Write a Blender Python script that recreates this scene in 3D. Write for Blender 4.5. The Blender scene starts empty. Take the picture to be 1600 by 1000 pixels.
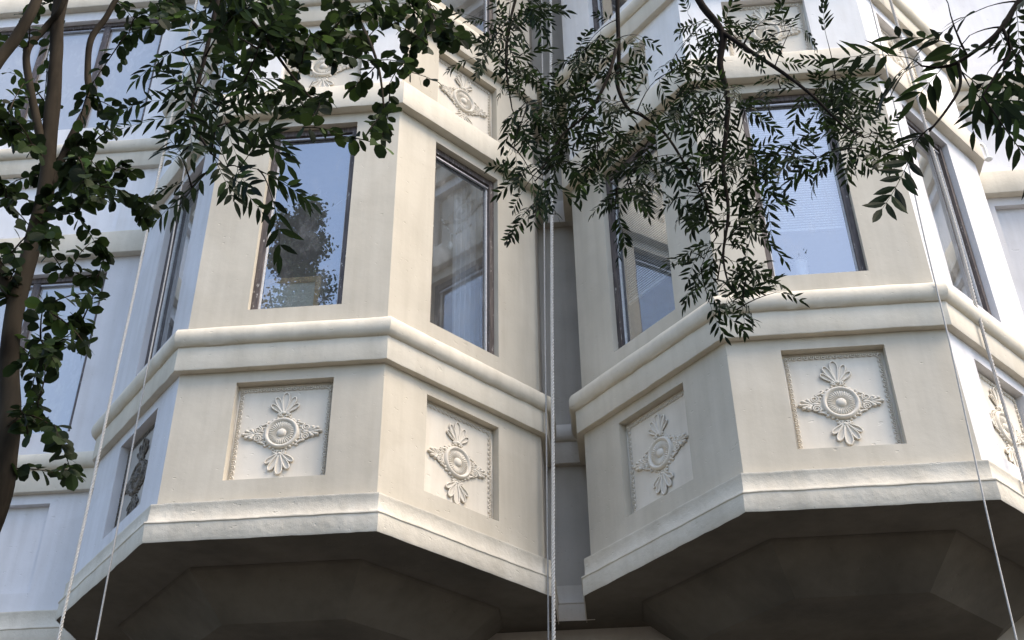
import bpy, math, random
import numpy as np
from mathutils import Vector, Matrix, noise

random.seed(7)
R = math.radians
scene = bpy.context.scene
COL = scene.collection

# ------------------------------------------------------------------ camera, sky, sun, exposure
GROUND = -1.6
CAM_POS = Vector((0.0, -6.0, 0.0))
FWD = Vector((-0.06603796, 0.80818088, 0.58522017))
RIGHT = Vector((0.99590163, 0.08970823, -0.01150534))
UPV = Vector((0.06179746, -0.58206194, 0.81079281))
FPX = 1887.0
cam = bpy.data.cameras.new('camera')
cam.sensor_width = 36.0
cam.lens = FPX / 1600 * 36
cam.clip_end = 3000
camo = bpy.data.objects.new('camera', cam)
COL.objects.link(camo)
m = Matrix((RIGHT, UPV, -FWD)).transposed().to_4x4()
m.translation = CAM_POS
camo.matrix_world = m
scene.camera = camo

SUN_EL, SUN_AZ = 58, 111          # azimuth clockwise from +Y
world = bpy.data.worlds.new('World')
scene.world = world
world.use_nodes = True
wn = world.node_tree
sky = wn.nodes.new('ShaderNodeTexSky')
sky.sky_type = 'NISHITA'
sky.sun_disc = False
sky.sun_elevation = R(SUN_EL)
sky.sun_rotation = R(SUN_AZ)
sky.air_density = 1.0
sky.dust_density = 2.2
wn.links.new(sky.outputs[0], wn.nodes['Background'].inputs[0])
wn.nodes['Background'].inputs[1].default_value = 0.125
sun = bpy.data.lights.new('sun', 'SUN')
sun.energy = 1.4
sun.angle = R(36)
sun.color = (1.0, 0.83, 0.62)
suno = bpy.data.objects.new('sun', sun)
COL.objects.link(suno)
sd = Vector((math.sin(R(SUN_AZ)) * math.cos(R(SUN_EL)), math.cos(R(SUN_AZ)) * math.cos(R(SUN_EL)), math.sin(R(SUN_EL))))
suno.rotation_euler = sd.to_track_quat('Z', 'Y').to_euler()
scene.view_settings.view_transform = 'Standard'
scene.view_settings.look = 'None'
scene.view_settings.exposure = 1.82
scene.view_settings.gamma = 1.0
scene.view_settings.use_curve_mapping = False
scene.cycles.max_bounces = 8
scene.cycles.transparent_max_bounces = 16


def at(px, py, Y):
    """The point of the place that stands on the upright plane y = Y behind photo pixel (px, py)."""
    d = FWD * FPX + RIGHT * (px - 800) - UPV * (py - 500)
    return CAM_POS + d * ((Y - CAM_POS.y) / d.y)


# ------------------------------------------------------------------ materials
def newmat(name):
    mt = bpy.data.materials.new(name)
    mt.use_nodes = True
    nt = mt.node_tree
    return mt, nt, nt.nodes['Principled BSDF']


def ramp(nt, fac, stops):
    r = nt.nodes.new('ShaderNodeValToRGB')
    el = r.color_ramp.elements
    while len(el) < len(stops):
        el.new(0.5)
    for e, (p, c) in zip(el, stops):
        e.position = p
        e.color = (*c, 1) if len(c) == 3 else c
    nt.links.new(fac, r.inputs[0])
    return r.outputs[0]


def tex(nt, scale, detail=4, rough=0.55, stretch=None, dist=0.0):
    tc = nt.nodes.new('ShaderNodeTexCoord')
    n = nt.nodes.new('ShaderNodeTexNoise')
    n.inputs['Scale'].default_value = scale
    n.inputs['Detail'].default_value = detail
    n.inputs['Roughness'].default_value = rough
    n.inputs['Distortion'].default_value = dist
    if stretch:
        mp = nt.nodes.new('ShaderNodeMapping')
        mp.inputs['Scale'].default_value = stretch
        nt.links.new(tc.outputs['Object'], mp.inputs[0])
        nt.links.new(mp.outputs[0], n.inputs['Vector'])
    else:
        nt.links.new(tc.outputs['Object'], n.inputs['Vector'])
    return n.outputs['Fac']


def mix(nt, fac, a, b, mode='MIX'):
    mx = nt.nodes.new('ShaderNodeMix')
    mx.data_type = 'RGBA'
    mx.blend_type = mode
    for sock, v in ((0, fac), (6, a), (7, b)):
        if isinstance(v, (int, float)):
            mx.inputs[sock].default_value = v
        elif isinstance(v, tuple):
            mx.inputs[sock].default_value = (*v, 1)
        else:
            nt.links.new(v, mx.inputs[sock])
    return mx.outputs[2]


def bump(nt, bsdf, h, strength, dist, prev=None):
    b = nt.nodes.new('ShaderNodeBump')
    b.inputs['Strength'].default_value = strength
    b.inputs['Distance'].default_value = dist
    nt.links.new(h, b.inputs['Height'])
    if prev:
        nt.links.new(prev, b.inputs['Normal'])
    nt.links.new(b.outputs[0], bsdf.inputs['Normal'])
    return b.outputs[0]


def stucco(name, col, stain=0.10, lump=0.5, rough=0.85):
    mt, nt, b = newmat(name)
    d = tuple(c * (1 - stain) for c in col)
    l = tuple(min(1, c * (1 + stain * 0.35)) for c in col)
    big = ramp(nt, tex(nt, 1.7, 5), [(0.3, d), (0.62, l)])
    streak = ramp(nt, tex(nt, 5.0, 3, stretch=(2.6, 2.6, 0.22)), [(0.42, (1, 1, 1)), (0.78, (0.86, 0.85, 0.83))])
    c1 = mix(nt, 0.75, big, streak, 'MULTIPLY')
    patch = ramp(nt, tex(nt, 0.9, 2, 0.4, dist=0.6), [(0.47, (1, 1, 1)), (0.50, (0.955, 0.95, 0.94))])
    c1 = mix(nt, 1.0, c1, patch, 'MULTIPLY')
    spots = ramp(nt, tex(nt, 30, 4, 0.65), [(0.66, (1, 1, 1)), (0.74, (0.80, 0.79, 0.76))])
    c2 = mix(nt, 0.6, c1, spots, 'MULTIPLY')
    nt.links.new(c2, b.inputs['Base Color'])
    b.inputs['Roughness'].default_value = rough
    b.inputs['Specular IOR Level'].default_value = 0.25
    n1 = bump(nt, b, tex(nt, 30, 5, 0.62), 0.16 * lump, 0.010)
    n2 = bump(nt, b, tex(nt, 190, 2, 0.6), 0.18 * lump, 0.003, n1)
    n3 = bump(nt, b, tex(nt, 5, 3, 0.5), 0.25 * lump, 0.03, n2)
    pits = ramp(nt, tex(nt, 21, 2, 0.5, stretch=(1, 1, 1.7)), [(0.25, (0, 0, 0)), (0.31, (1, 1, 1))])
    bump(nt, b, pits, 0.5, 0.004, n3)
    return mt


M = {}
M['beige'] = stucco('beige_paint', (0.535, 0.488, 0.40))
M['trim'] = stucco('cream_trim_paint', (0.63, 0.58, 0.48), 0.10, 1.0)
M['roughtrim'] = stucco('rough_cream_band', (0.62, 0.575, 0.485), 0.12, 2.0)
M['pale'] = stucco('pale_blue_paint', (0.63, 0.625, 0.635), 0.08)
M['lit_pale_wall'] = stucco('lit_pale_paint', (0.76, 0.755, 0.765), 0.06)  # pale wall colour lightened to paint the brighter light on the upper storey
M['grey'] = stucco('grey_stucco', (0.47, 0.43, 0.375), 0.14)  # greyer tone for the strip between the bays, roof and ground floor
M['greytrim'] = stucco('grey_trim_stucco', (0.58, 0.54, 0.48), 0.12, 1.0)  # greyer tone for the lower mouldings in the strip
M['lilac'] = stucco('brightened_old_paint', (0.78, 0.765, 0.745), 0.06)  # old pale paint, lightened further to carry the upper storey's brightness
M['ornament'] = stucco('cream_cast_plaster', (0.70, 0.645, 0.55), 0.08, 0.35)
M['soffit'] = stucco('shaded_soffit_plaster', (0.10, 0.088, 0.070), 0.35, 0.8)  # beige darkened so the colour carries the shade under the bays
M['interior'] = stucco('room_plaster', (0.5, 0.48, 0.44), 0.05, 0.2)


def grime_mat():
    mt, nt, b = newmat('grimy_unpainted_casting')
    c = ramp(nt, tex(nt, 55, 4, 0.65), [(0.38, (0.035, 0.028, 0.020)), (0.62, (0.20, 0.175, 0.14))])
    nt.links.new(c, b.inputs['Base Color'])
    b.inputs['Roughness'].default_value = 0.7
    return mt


M['grime'] = grime_mat()
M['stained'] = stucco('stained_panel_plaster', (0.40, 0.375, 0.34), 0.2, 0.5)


def simple(name, col, rough=0.6, var=0.15, scale=20, metal=0.0, bmp=0.0, stretch=None, spec=0.3):
    mt, nt, b = newmat(name)
    c = ramp(nt, tex(nt, scale, 4, stretch=stretch), [(0.3, tuple(x * (1 - var) for x in col)), (0.7, tuple(min(1, x * (1 + var)) for x in col))])
    nt.links.new(c, b.inputs['Base Color'])
    b.inputs['Roughness'].default_value = rough
    b.inputs['Metallic'].default_value = metal
    b.inputs['Specular IOR Level'].default_value = spec
    if bmp:
        bump(nt, b, tex(nt, scale * 2, 4, stretch=stretch), bmp, 0.004)
    return mt


def frame_mat():
    mt, nt, b = newmat('weathered_window_wood')
    base = ramp(nt, tex(nt, 60, 4, stretch=(1, 1, 0.12)), [(0.3, (0.035, 0.026, 0.024)), (0.7, (0.12, 0.095, 0.085))])
    fl = ramp(nt, tex(nt, 48, 5, 0.7, stretch=(1.3, 1.3, 0.35)), [(0.62, (0, 0, 0)), (0.68, (1, 1, 1))])
    c = mix(nt, fl, base, (0.50, 0.47, 0.43))
    nt.links.new(c, b.inputs['Base Color'])
    b.inputs['Roughness'].default_value = 0.6
    bump(nt, b, tex(nt, 120, 4, stretch=(1, 1, 0.1)), 0.4, 0.003)
    return mt


M['frame'] = frame_mat()
M['track'] = simple('dull_aluminium_track', (0.42, 0.41, 0.42), 0.4, 0.2, 40, 0.6)
M['bead'] = simple('white_glazing_bead', (0.62, 0.61, 0.60), 0.55, 0.15, 60)


def glass(name, tint, base, ior=1.55, haze=0.0):
    mt = bpy.data.materials.new(name)
    mt.use_nodes = True
    nt = mt.node_tree
    nt.nodes.clear()
    out = nt.nodes.new('ShaderNodeOutputMaterial')
    tr = nt.nodes.new('ShaderNodeBsdfTransparent')
    tr.inputs[0].default_value = (*tint, 1)
    gl = nt.nodes.new('ShaderNodeBsdfGlossy')
    gl.inputs['Roughness'].default_value = 0.0
    gl.inputs[0].default_value = (0.95, 0.98, 1.0, 1)
    fr = nt.nodes.new('ShaderNodeFresnel')
    fr.inputs[0].default_value = ior
    mr = nt.nodes.new('ShaderNodeMapRange')
    mr.inputs[3].default_value = base
    nt.links.new(fr.outputs[0], mr.inputs[0])
    ms = nt.nodes.new('ShaderNodeMixShader')
    nt.links.new(mr.outputs[0], ms.inputs[0])
    nt.links.new(tr.outputs[0], ms.inputs[1])
    bm = nt.nodes.new('ShaderNodeBump')
    bm.inputs['Strength'].default_value = 0.10
    bm.inputs['Distance'].default_value = 0.01
    nt.links.new(tex(nt, 2.2, 1), bm.inputs['Height'])
    nt.links.new(bm.outputs[0], gl.inputs['Normal'])
    df = nt.nodes.new('ShaderNodeBsdfDiffuse')
    df.inputs[0].default_value = (0.6, 0.6, 0.6, 1)
    dust_haze = nt.nodes.new('ShaderNodeMixShader')
    dm = ramp(nt, tex(nt, 9, 6, 0.7, stretch=(1, 1, 0.5)), [(0.5, (haze, haze, haze)), (0.85, (haze + 0.2, haze + 0.2, haze + 0.2))])  # patchy dust over an even painted haze
    nt.links.new(dm, dust_haze.inputs[0])
    nt.links.new(gl.outputs[0], ms.inputs[2])
    nt.links.new(ms.outputs[0], dust_haze.inputs[1])
    nt.links.new(df.outputs[0], dust_haze.inputs[2])
    nt.links.new(dust_haze.outputs[0], out.inputs[0])
    return mt


M['glass'] = glass('window_glass', (0.93, 0.95, 0.95), 0.31, haze=0.07)  # even white mixed in to paint the washed-out brightness of the panes
M['bright_pane'] = glass('sky_bright_glass', (0.85, 0.88, 0.9), 0.36, haze=0.5)  # much more white mixed in, standing for bright sky on these panes
M['fabric'] = simple('pale_curtain_fabric', (0.62, 0.66, 0.72), 0.9, 0.06, 30)
M['canvas'] = simple('primed_canvas', (0.80, 0.80, 0.74), 0.9, 0.06, 80)
M['pine'] = simple('pine_stretcher_wood', (0.68, 0.47, 0.24), 0.6, 0.2, 30, stretch=(1, 1, 0.2))
M['blind'] = simple('white_blind_slat', (0.80, 0.80, 0.78), 0.5, 0.03, 20)
M['rope'] = simple('white_nylon_rope', (0.58, 0.56, 0.52), 0.8, 0.15, 90)
M['cord'] = simple('pale_nylon_cord', (0.40, 0.385, 0.36), 0.7, 0.15, 90)
M['tape'] = simple('blue_masking_tape', (0.05, 0.36, 0.80), 0.6, 0.08, 60)
M['white'] = simple('white_plastic', (0.78, 0.78, 0.76), 0.45, 0.04, 40)
M['asphalt'] = simple('asphalt', (0.045, 0.045, 0.046), 0.9, 0.3, 60, bmp=0.5)  # asphalt, paving and soil colours darkened to stand in for street shade
M['paving'] = simple('concrete_paving', (0.06, 0.055, 0.048), 0.85, 0.2, 6, bmp=0.2)
M['soil'] = simple('dry_ground', (0.035, 0.032, 0.022), 0.95, 0.3, 2)
M['pot'] = simple('white_glazed_pot', (0.8, 0.8, 0.78), 0.3, 0.03, 10)
M['bark_m'] = simple('smooth_mottled_bark', (0.029, 0.023, 0.016), 0.9, 0.75, 7, bmp=0.5, stretch=(1, 1, 0.3), spec=0.05)
M['bark_p'] = simple('dark_bark', (0.013, 0.010, 0.008), 0.9, 0.4, 30, bmp=0.5, spec=0.05)
M['bark_t'] = simple('street_tree_bark', (0.09, 0.07, 0.05), 0.9, 0.4, 12, bmp=0.5)


def crystal():
    mt, nt, b = newmat('cut_crystal')
    b.inputs['Base Color'].default_value = (0.95, 0.95, 0.95, 1)
    b.inputs['Roughness'].default_value = 0.02
    b.inputs['Transmission Weight'].default_value = 0.35
    b.inputs['Specular IOR Level'].default_value = 0.9
    return mt


M['crystal'] = crystal()


def leaf_mat(name, dark, light, trans):
    mt, nt, b = newmat(name)
    geo = nt.nodes.new('ShaderNodeNewGeometry')
    oi = nt.nodes.new('ShaderNodeObjectInfo')
    ad = nt.nodes.new('ShaderNodeMath')
    ad.operation = 'ADD'
    nt.links.new(geo.outputs['Random Per Island'], ad.inputs[0])
    nt.links.new(oi.outputs['Random'], ad.inputs[1])
    fr = nt.nodes.new('ShaderNodeMath')
    fr.operation = 'FRACT'
    nt.links.new(ad.outputs[0], fr.inputs[0])
    col = ramp(nt, fr.outputs[0], [(0.0, dark), (0.80, tuple((x + y) / 2 for x, y in zip(dark, light))), (0.96, light), (1.0, tuple(x * 2.0 for x in light))])
    nt.links.new(col, b.inputs['Base Color'])
    b.inputs['Roughness'].default_value = 0.6
    b.inputs['Specular IOR Level'].default_value = 0.10
    t = nt.nodes.new('ShaderNodeBsdfTranslucent')
    hv = nt.nodes.new('ShaderNodeHueSaturation')
    hv.inputs['Value'].default_value = 1.1
    nt.links.new(col, hv.inputs['Color'])
    nt.links.new(hv.outputs[0], t.inputs[0])
    ms = nt.nodes.new('ShaderNodeMixShader')
    ms.inputs[0].default_value = trans
    nt.links.new(b.outputs[0], ms.inputs[1])
    nt.links.new(t.outputs[0], ms.inputs[2])
    nt.links.new(ms.outputs[0], nt.nodes['Material Output'].inputs[0])
    return mt


M['leaf_m'] = leaf_mat('crape_myrtle_leaf', (0.008, 0.013, 0.006), (0.035, 0.060, 0.014), 0.35)
M['leaf_p'] = leaf_mat('pinnate_leaf', (0.006, 0.010, 0.006), (0.024, 0.042, 0.012), 0.28)
M['leaf_t'] = leaf_mat('street_tree_leaf', (0.02, 0.035, 0.018), (0.05, 0.08, 0.03), 0.2)


# ------------------------------------------------------------------ mesh helpers
class MB:
    def __init__(self):
        self.v, self.f = [], []

    def quad(self, a, b, c, d):
        n = len(self.v)
        self.v += [a, b, c, d]
        self.f.append((n, n + 1, n + 2, n + 3))

    def hexa(self, p):           # eight points: bottom ring 0-3, top ring 4-7
        n = len(self.v)
        self.v += p
        for q in ((0, 3, 2, 1), (4, 5, 6, 7), (0, 1, 5, 4), (1, 2, 6, 5), (2, 3, 7, 6), (3, 0, 4, 7)):
            self.f.append(tuple(n + i for i in q))

    def box(self, lo, hi):
        x0, y0, z0 = lo
        x1, y1, z1 = hi
        self.hexa([(x0, y0, z0), (x1, y0, z0), (x1, y1, z0), (x0, y1, z0), (x0, y0, z1), (x1, y0, z1), (x1, y1, z1), (x0, y1, z1)])

    def tube(self, pts, rad, seg=6, closed=False, squash=None):
        pts = [Vector(p) for p in pts]
        n0 = len(self.v)
        N = len(pts)
        if not hasattr(rad, '__len__'):
            rad = [rad] * N
        ref = None
        for i, p in enumerate(pts):
            a = pts[(i - 1) % N] if (closed or i > 0) else p
            b = pts[(i + 1) % N] if (closed or i < N - 1) else p
            t = (b - a).normalized()
            if ref is None:
                ref = Vector((0, 0, 1)) if abs(t.z) < 0.9 else Vector((1, 0, 0))
            s = t.cross(ref)
            if s.length < 1e-5:
                s = t.cross(Vector((0.3, 1, 0.2)))
            s.normalize()
            w = s.cross(t)
            ref = w
            for k in range(seg):
                an = 2 * math.pi * k / seg
                self.v.append(tuple(p + (s * math.cos(an) + w * math.sin(an)) * rad[i]))
        M_ = N if closed else N - 1
        for i in range(M_):
            for k in range(seg):
                a = n0 + i * seg + k
                b = n0 + i * seg + (k + 1) % seg
                c = n0 + ((i + 1) % N) * seg + (k + 1) % seg
                d = n0 + ((i + 1) % N) * seg + k
                self.f.append((a, b, c, d))
        if not closed:
            self.f.append(tuple(n0 + k for k in reversed(range(seg))))
            self.f.append(tuple(n0 + (N - 1) * seg + k for k in range(seg)))

    def blob(self, c, rx, ry, rz, nu=8, nv=5):
        n0 = len(self.v)
        for j in range(1, nv):
            th = math.pi * j / nv
            for i in range(nu):
                ph = 2 * math.pi * i / nu
                self.v.append((c[0] + rx * math.sin(th) * math.cos(ph), c[1] + ry * math.sin(th) * math.sin(ph), c[2] + rz * math.cos(th)))
        top = len(self.v)
        self.v.append((c[0], c[1], c[2] + rz))
        self.v.append((c[0], c[1], c[2] - rz))
        for j in range(nv - 2):
            for i in range(nu):
                a = n0 + j * nu + i
                b = n0 + j * nu + (i + 1) % nu
                self.f.append((a, a + nu, b + nu, b))
        for i in range(nu):
            self.f.append((top, n0 + i, n0 + (i + 1) % nu))
            o = n0 + (nv - 2) * nu
            self.f.append((top + 1, o + (i + 1) % nu, o + i))

    def mesh(self, name, mat, smooth=False):
        me = bpy.data.meshes.new(name)
        me.from_pydata([tuple(v) for v in self.v], [], self.f)
        me.materials.append(mat)
        if smooth:
            me.polygons.foreach_set('use_smooth', [True] * len(me.polygons))
        me.update()
        return me

    def build(self, name, mat, parent=None, smooth=False):
        return link(name, self.mesh(name, mat, smooth), parent)


def link(name, me, parent=None, mw=None):
    o = bpy.data.objects.new(name, me)
    COL.objects.link(o)
    if parent:
        o.parent = parent
    if mw is not None:
        o.matrix_local = mw
    return o


def tag(o, label=None, cat=None, group=None, kind=None):
    for k, v in (('label', label), ('category', cat), ('group', group), ('kind', kind)):
        if v:
            o[k] = v
    return o


def empty(name, loc=(0, 0, 0)):
    o = bpy.data.objects.new(name, None)
    COL.objects.link(o)
    o.location = loc
    return o


def auto_smooth(me, ang=40):
    me.polygons.foreach_set('use_smooth', [True] * len(me.polygons))
    try:
        me.set_sharp_from_angle(angle=R(ang))
    except Exception:
        pass


# ------------------------------------------------------------------ the setting: ground, road, pavements
def sheet(name, x0, x1, y0, y1, z, mat):
    b = MB()
    b.quad((x0, y0, z), (x1, y0, z), (x1, y1, z), (x0, y1, z))
    return tag(b.build(name, mat), kind='structure')


sheet('ground', -900, 900, -900, 900, GROUND - 0.13, M['soil'])
sheet('road', -900, 900, -14.5, -7.6, GROUND - 0.12, M['asphalt'])
b = MB()
b.box((-60, -7.6, GROUND - 0.3), (60, 1.4, GROUND))
b.box((-60, -7.75, GROUND - 0.3), (60, -7.604, GROUND - 0.005))
tag(b.build('pavement', M['paving']), kind='structure')
b = MB()
b.box((-60, -18.5, GROUND - 0.3), (60, -14.654, GROUND))
b.box((-60, -14.65, GROUND - 0.3), (60, -14.5, GROUND - 0.005))
tag(b.build('far_pavement', M['paving']), kind='structure')

# ------------------------------------------------------------------ the building
YW = 1.41
BAYS = [dict(c=-1.902, h=0.635), dict(c=1.4254, h=0.645)]
DX, DY = 0.879, 0.988
TH = math.atan2(DY, DX)
SIDE = math.hypot(DX, DY)
building = empty('apartment_building', (-0.25, YW, GROUND))
tag(building, 'cream and pale blue stucco apartment building with two angular projecting bays', 'building')
BINV = Matrix.Translation((0.25, -YW, -GROUND))


def part(name, mb, mat, parent=None, smooth=False, ang=None):
    """A part of the building; its mesh is written in place coordinates."""
    me = mb.mesh(name, mat, smooth)
    if ang:
        auto_smooth(me, ang)
    o = bpy.data.objects.new(name, me)
    COL.objects.link(o)
    o.parent = parent or building
    if parent is None:
        o.matrix_parent_inverse = BINV
    return o


class Face:
    def __init__(self, p, t, length):
        self.p, self.t, self.L = Vector((p[0], p[1])), Vector(t).normalized(), length
        self.n = Vector((self.t.y, -self.t.x))

    def P(self, u, z, o=0.0):
        q = self.p + self.t * u + self.n * o
        return (q.x, q.y, z)

    def mat(self, u, z, o=0.0):
        """local x along the face, y up, z out of the face"""
        x = Vector((self.t.x, self.t.y, 0))
        y = Vector((0, 0, 1))
        n = Vector((self.n.x, self.n.y, 0))
        mm = Matrix((x, y, n)).transposed().to_4x4()
        mm.translation = self.P(u, z, o)
        return mm

    def fbox(self, mb, u0, u1, z0, z1, o0, o1):
        P = self.P
        mb.hexa([P(u0, z0, o1), P(u1, z0, o1), P(u1, z0, o0), P(u0, z0, o0), P(u0, z1, o1), P(u1, z1, o1), P(u1, z1, o0), P(u0, z1, o0)])


def wall_mesh(face, u0, u1, z0, z1, holes):
    mb = MB()
    us = sorted({u0, u1} | {h[0] for h in holes} | {h[1] for h in holes})
    zs = sorted({z0, z1} | {h[2] for h in holes} | {h[3] for h in holes})
    for a, c in zip(us, us[1:]):
        for d, e in zip(zs, zs[1:]):
            um, zm = (a + c) / 2, (d + e) / 2
            if any(h[0] < um < h[1] and h[2] < zm < h[3] for h in holes):
                continue
            mb.quad(face.P(a, d), face.P(c, d), face.P(c, e), face.P(a, e))
    for a, c, d, e, dep in holes:
        P = face.P
        mb.quad(P(a, d), P(a, d, -dep), P(c, d, -dep), P(c, d))
        mb.quad(P(a, e), P(c, e), P(c, e, -dep), P(a, e, -dep))
        mb.quad(P(a, d), P(a, e), P(a, e, -dep), P(a, d, -dep))
        mb.quad(P(c, d), P(c, d, -dep), P(c, e, -dep), P(c, e))
    return mb


def offset_path(path, o):
    out = []
    for i, p in enumerate(path):
        ns = []
        for a, c in ((i - 1, i), (i, i + 1)):
            if a >= 0 and c < len(path):
                d = (path[c] - path[a]).normalized()
                ns.append(Vector((d.y, -d.x)))
        if len(ns) == 1:
            out.append(p + ns[0] * o)
        else:
            bis = (ns[0] + ns[1]).normalized()
            out.append(p + bis * (o / max(0.3, bis.dot(ns[0]))))
    return out


def sweep(path, prof, seed=0, jit=0.0034, step=0.05):
    path = [Vector(p) for p in path]
    # split every run so that the hand-trowelled edge can wander
    rows = []
    for o, z in prof:
        op = offset_path(path, o)
        row = []
        for i in range(len(op) - 1):
            n = max(1, int((path[i + 1] - path[i]).length / step))
            for k in range(n):
                row.append((op[i].lerp(op[i + 1], k / n)))
        row.append(op[-1])
        rows.append([(q.x, q.y, z) for q in row])
    mb = MB()
    N = len(rows[0])
    for j, row in enumerate(rows):
        for q in row:
            v = Vector(q)
            f = 9.0
            nz = noise.noise(v * f + Vector((seed, 0, 7))) + 0.6 * noise.noise(v * f * 3.1)
            nh = noise.noise(v * f + Vector((3, seed, 1))) + 0.6 * noise.noise(v * f * 2.7 + Vector((9, 2, 4)))
            mb.v.append((v.x + nh * jit, v.y + nh * jit * 0.6, v.z + nz * jit))
    for j in range(len(rows) - 1):
        for i in range(N - 1):
            a = j * N + i
            mb.f.append((a, a + 1, a + N + 1, a + N))
    return mb


def half_round(o0, o1, z0, z1, n=9):
    pts = []
    for k in range(n + 1):
        a = -math.pi / 2 + math.pi * k / n
        s = math.cos(a)
        pts.append((o0 + (o1 - o0) * max(0, s) ** 0.75, (z0 + z1) / 2 + (z1 - z0) / 2 * math.sin(a)))
    return pts


Z0, Z1, ZF, ZT, ZTT = 2.94, 3.185, 4.085, 4.25, 4.405
Z4, Z4T = 6.25, 6.49
SH = 3.14
PROF_BASE = [(0.052, Z0), (0.058, Z0 + 0.012), (0.058, 3.048), (0.064, 3.054), (0.063, 3.062), (0.047, 3.068), (0.042, 3.08), (0.040, 3.168), (0.043, 3.174), (0.042, Z1), (-0.01, Z1 + 0.012)]
PROF_FASCIA = [(-0.01, ZF), (0.046, ZF), (0.049, ZF + 0.006), (0.049, ZT + 0.01)]
PROF_TORUS = [(0.0, ZT)] + half_round(0.035, 0.092, ZT, ZTT - 0.015)[1:] + [(0.016, ZTT - 0.004), (0.012, ZTT + 0.006), (-0.012, ZTT + 0.014)]
PROF_BAND = [(-0.01, Z4), (0.066, Z4), (0.069, Z4 + 0.008), (0.069, Z4T - 0.03), (0.06, Z4T - 0.012), (-0.01, Z4T + 0.01)]


def shift(prof, dz):
    return [(o, z + dz) for o, z in prof]


PH = (0.30, 0.335)        # half width of panels; panels 3.335 - 4.005
DEP_P, DEP_W = 0.06, 0.14
ORN = {}


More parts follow.
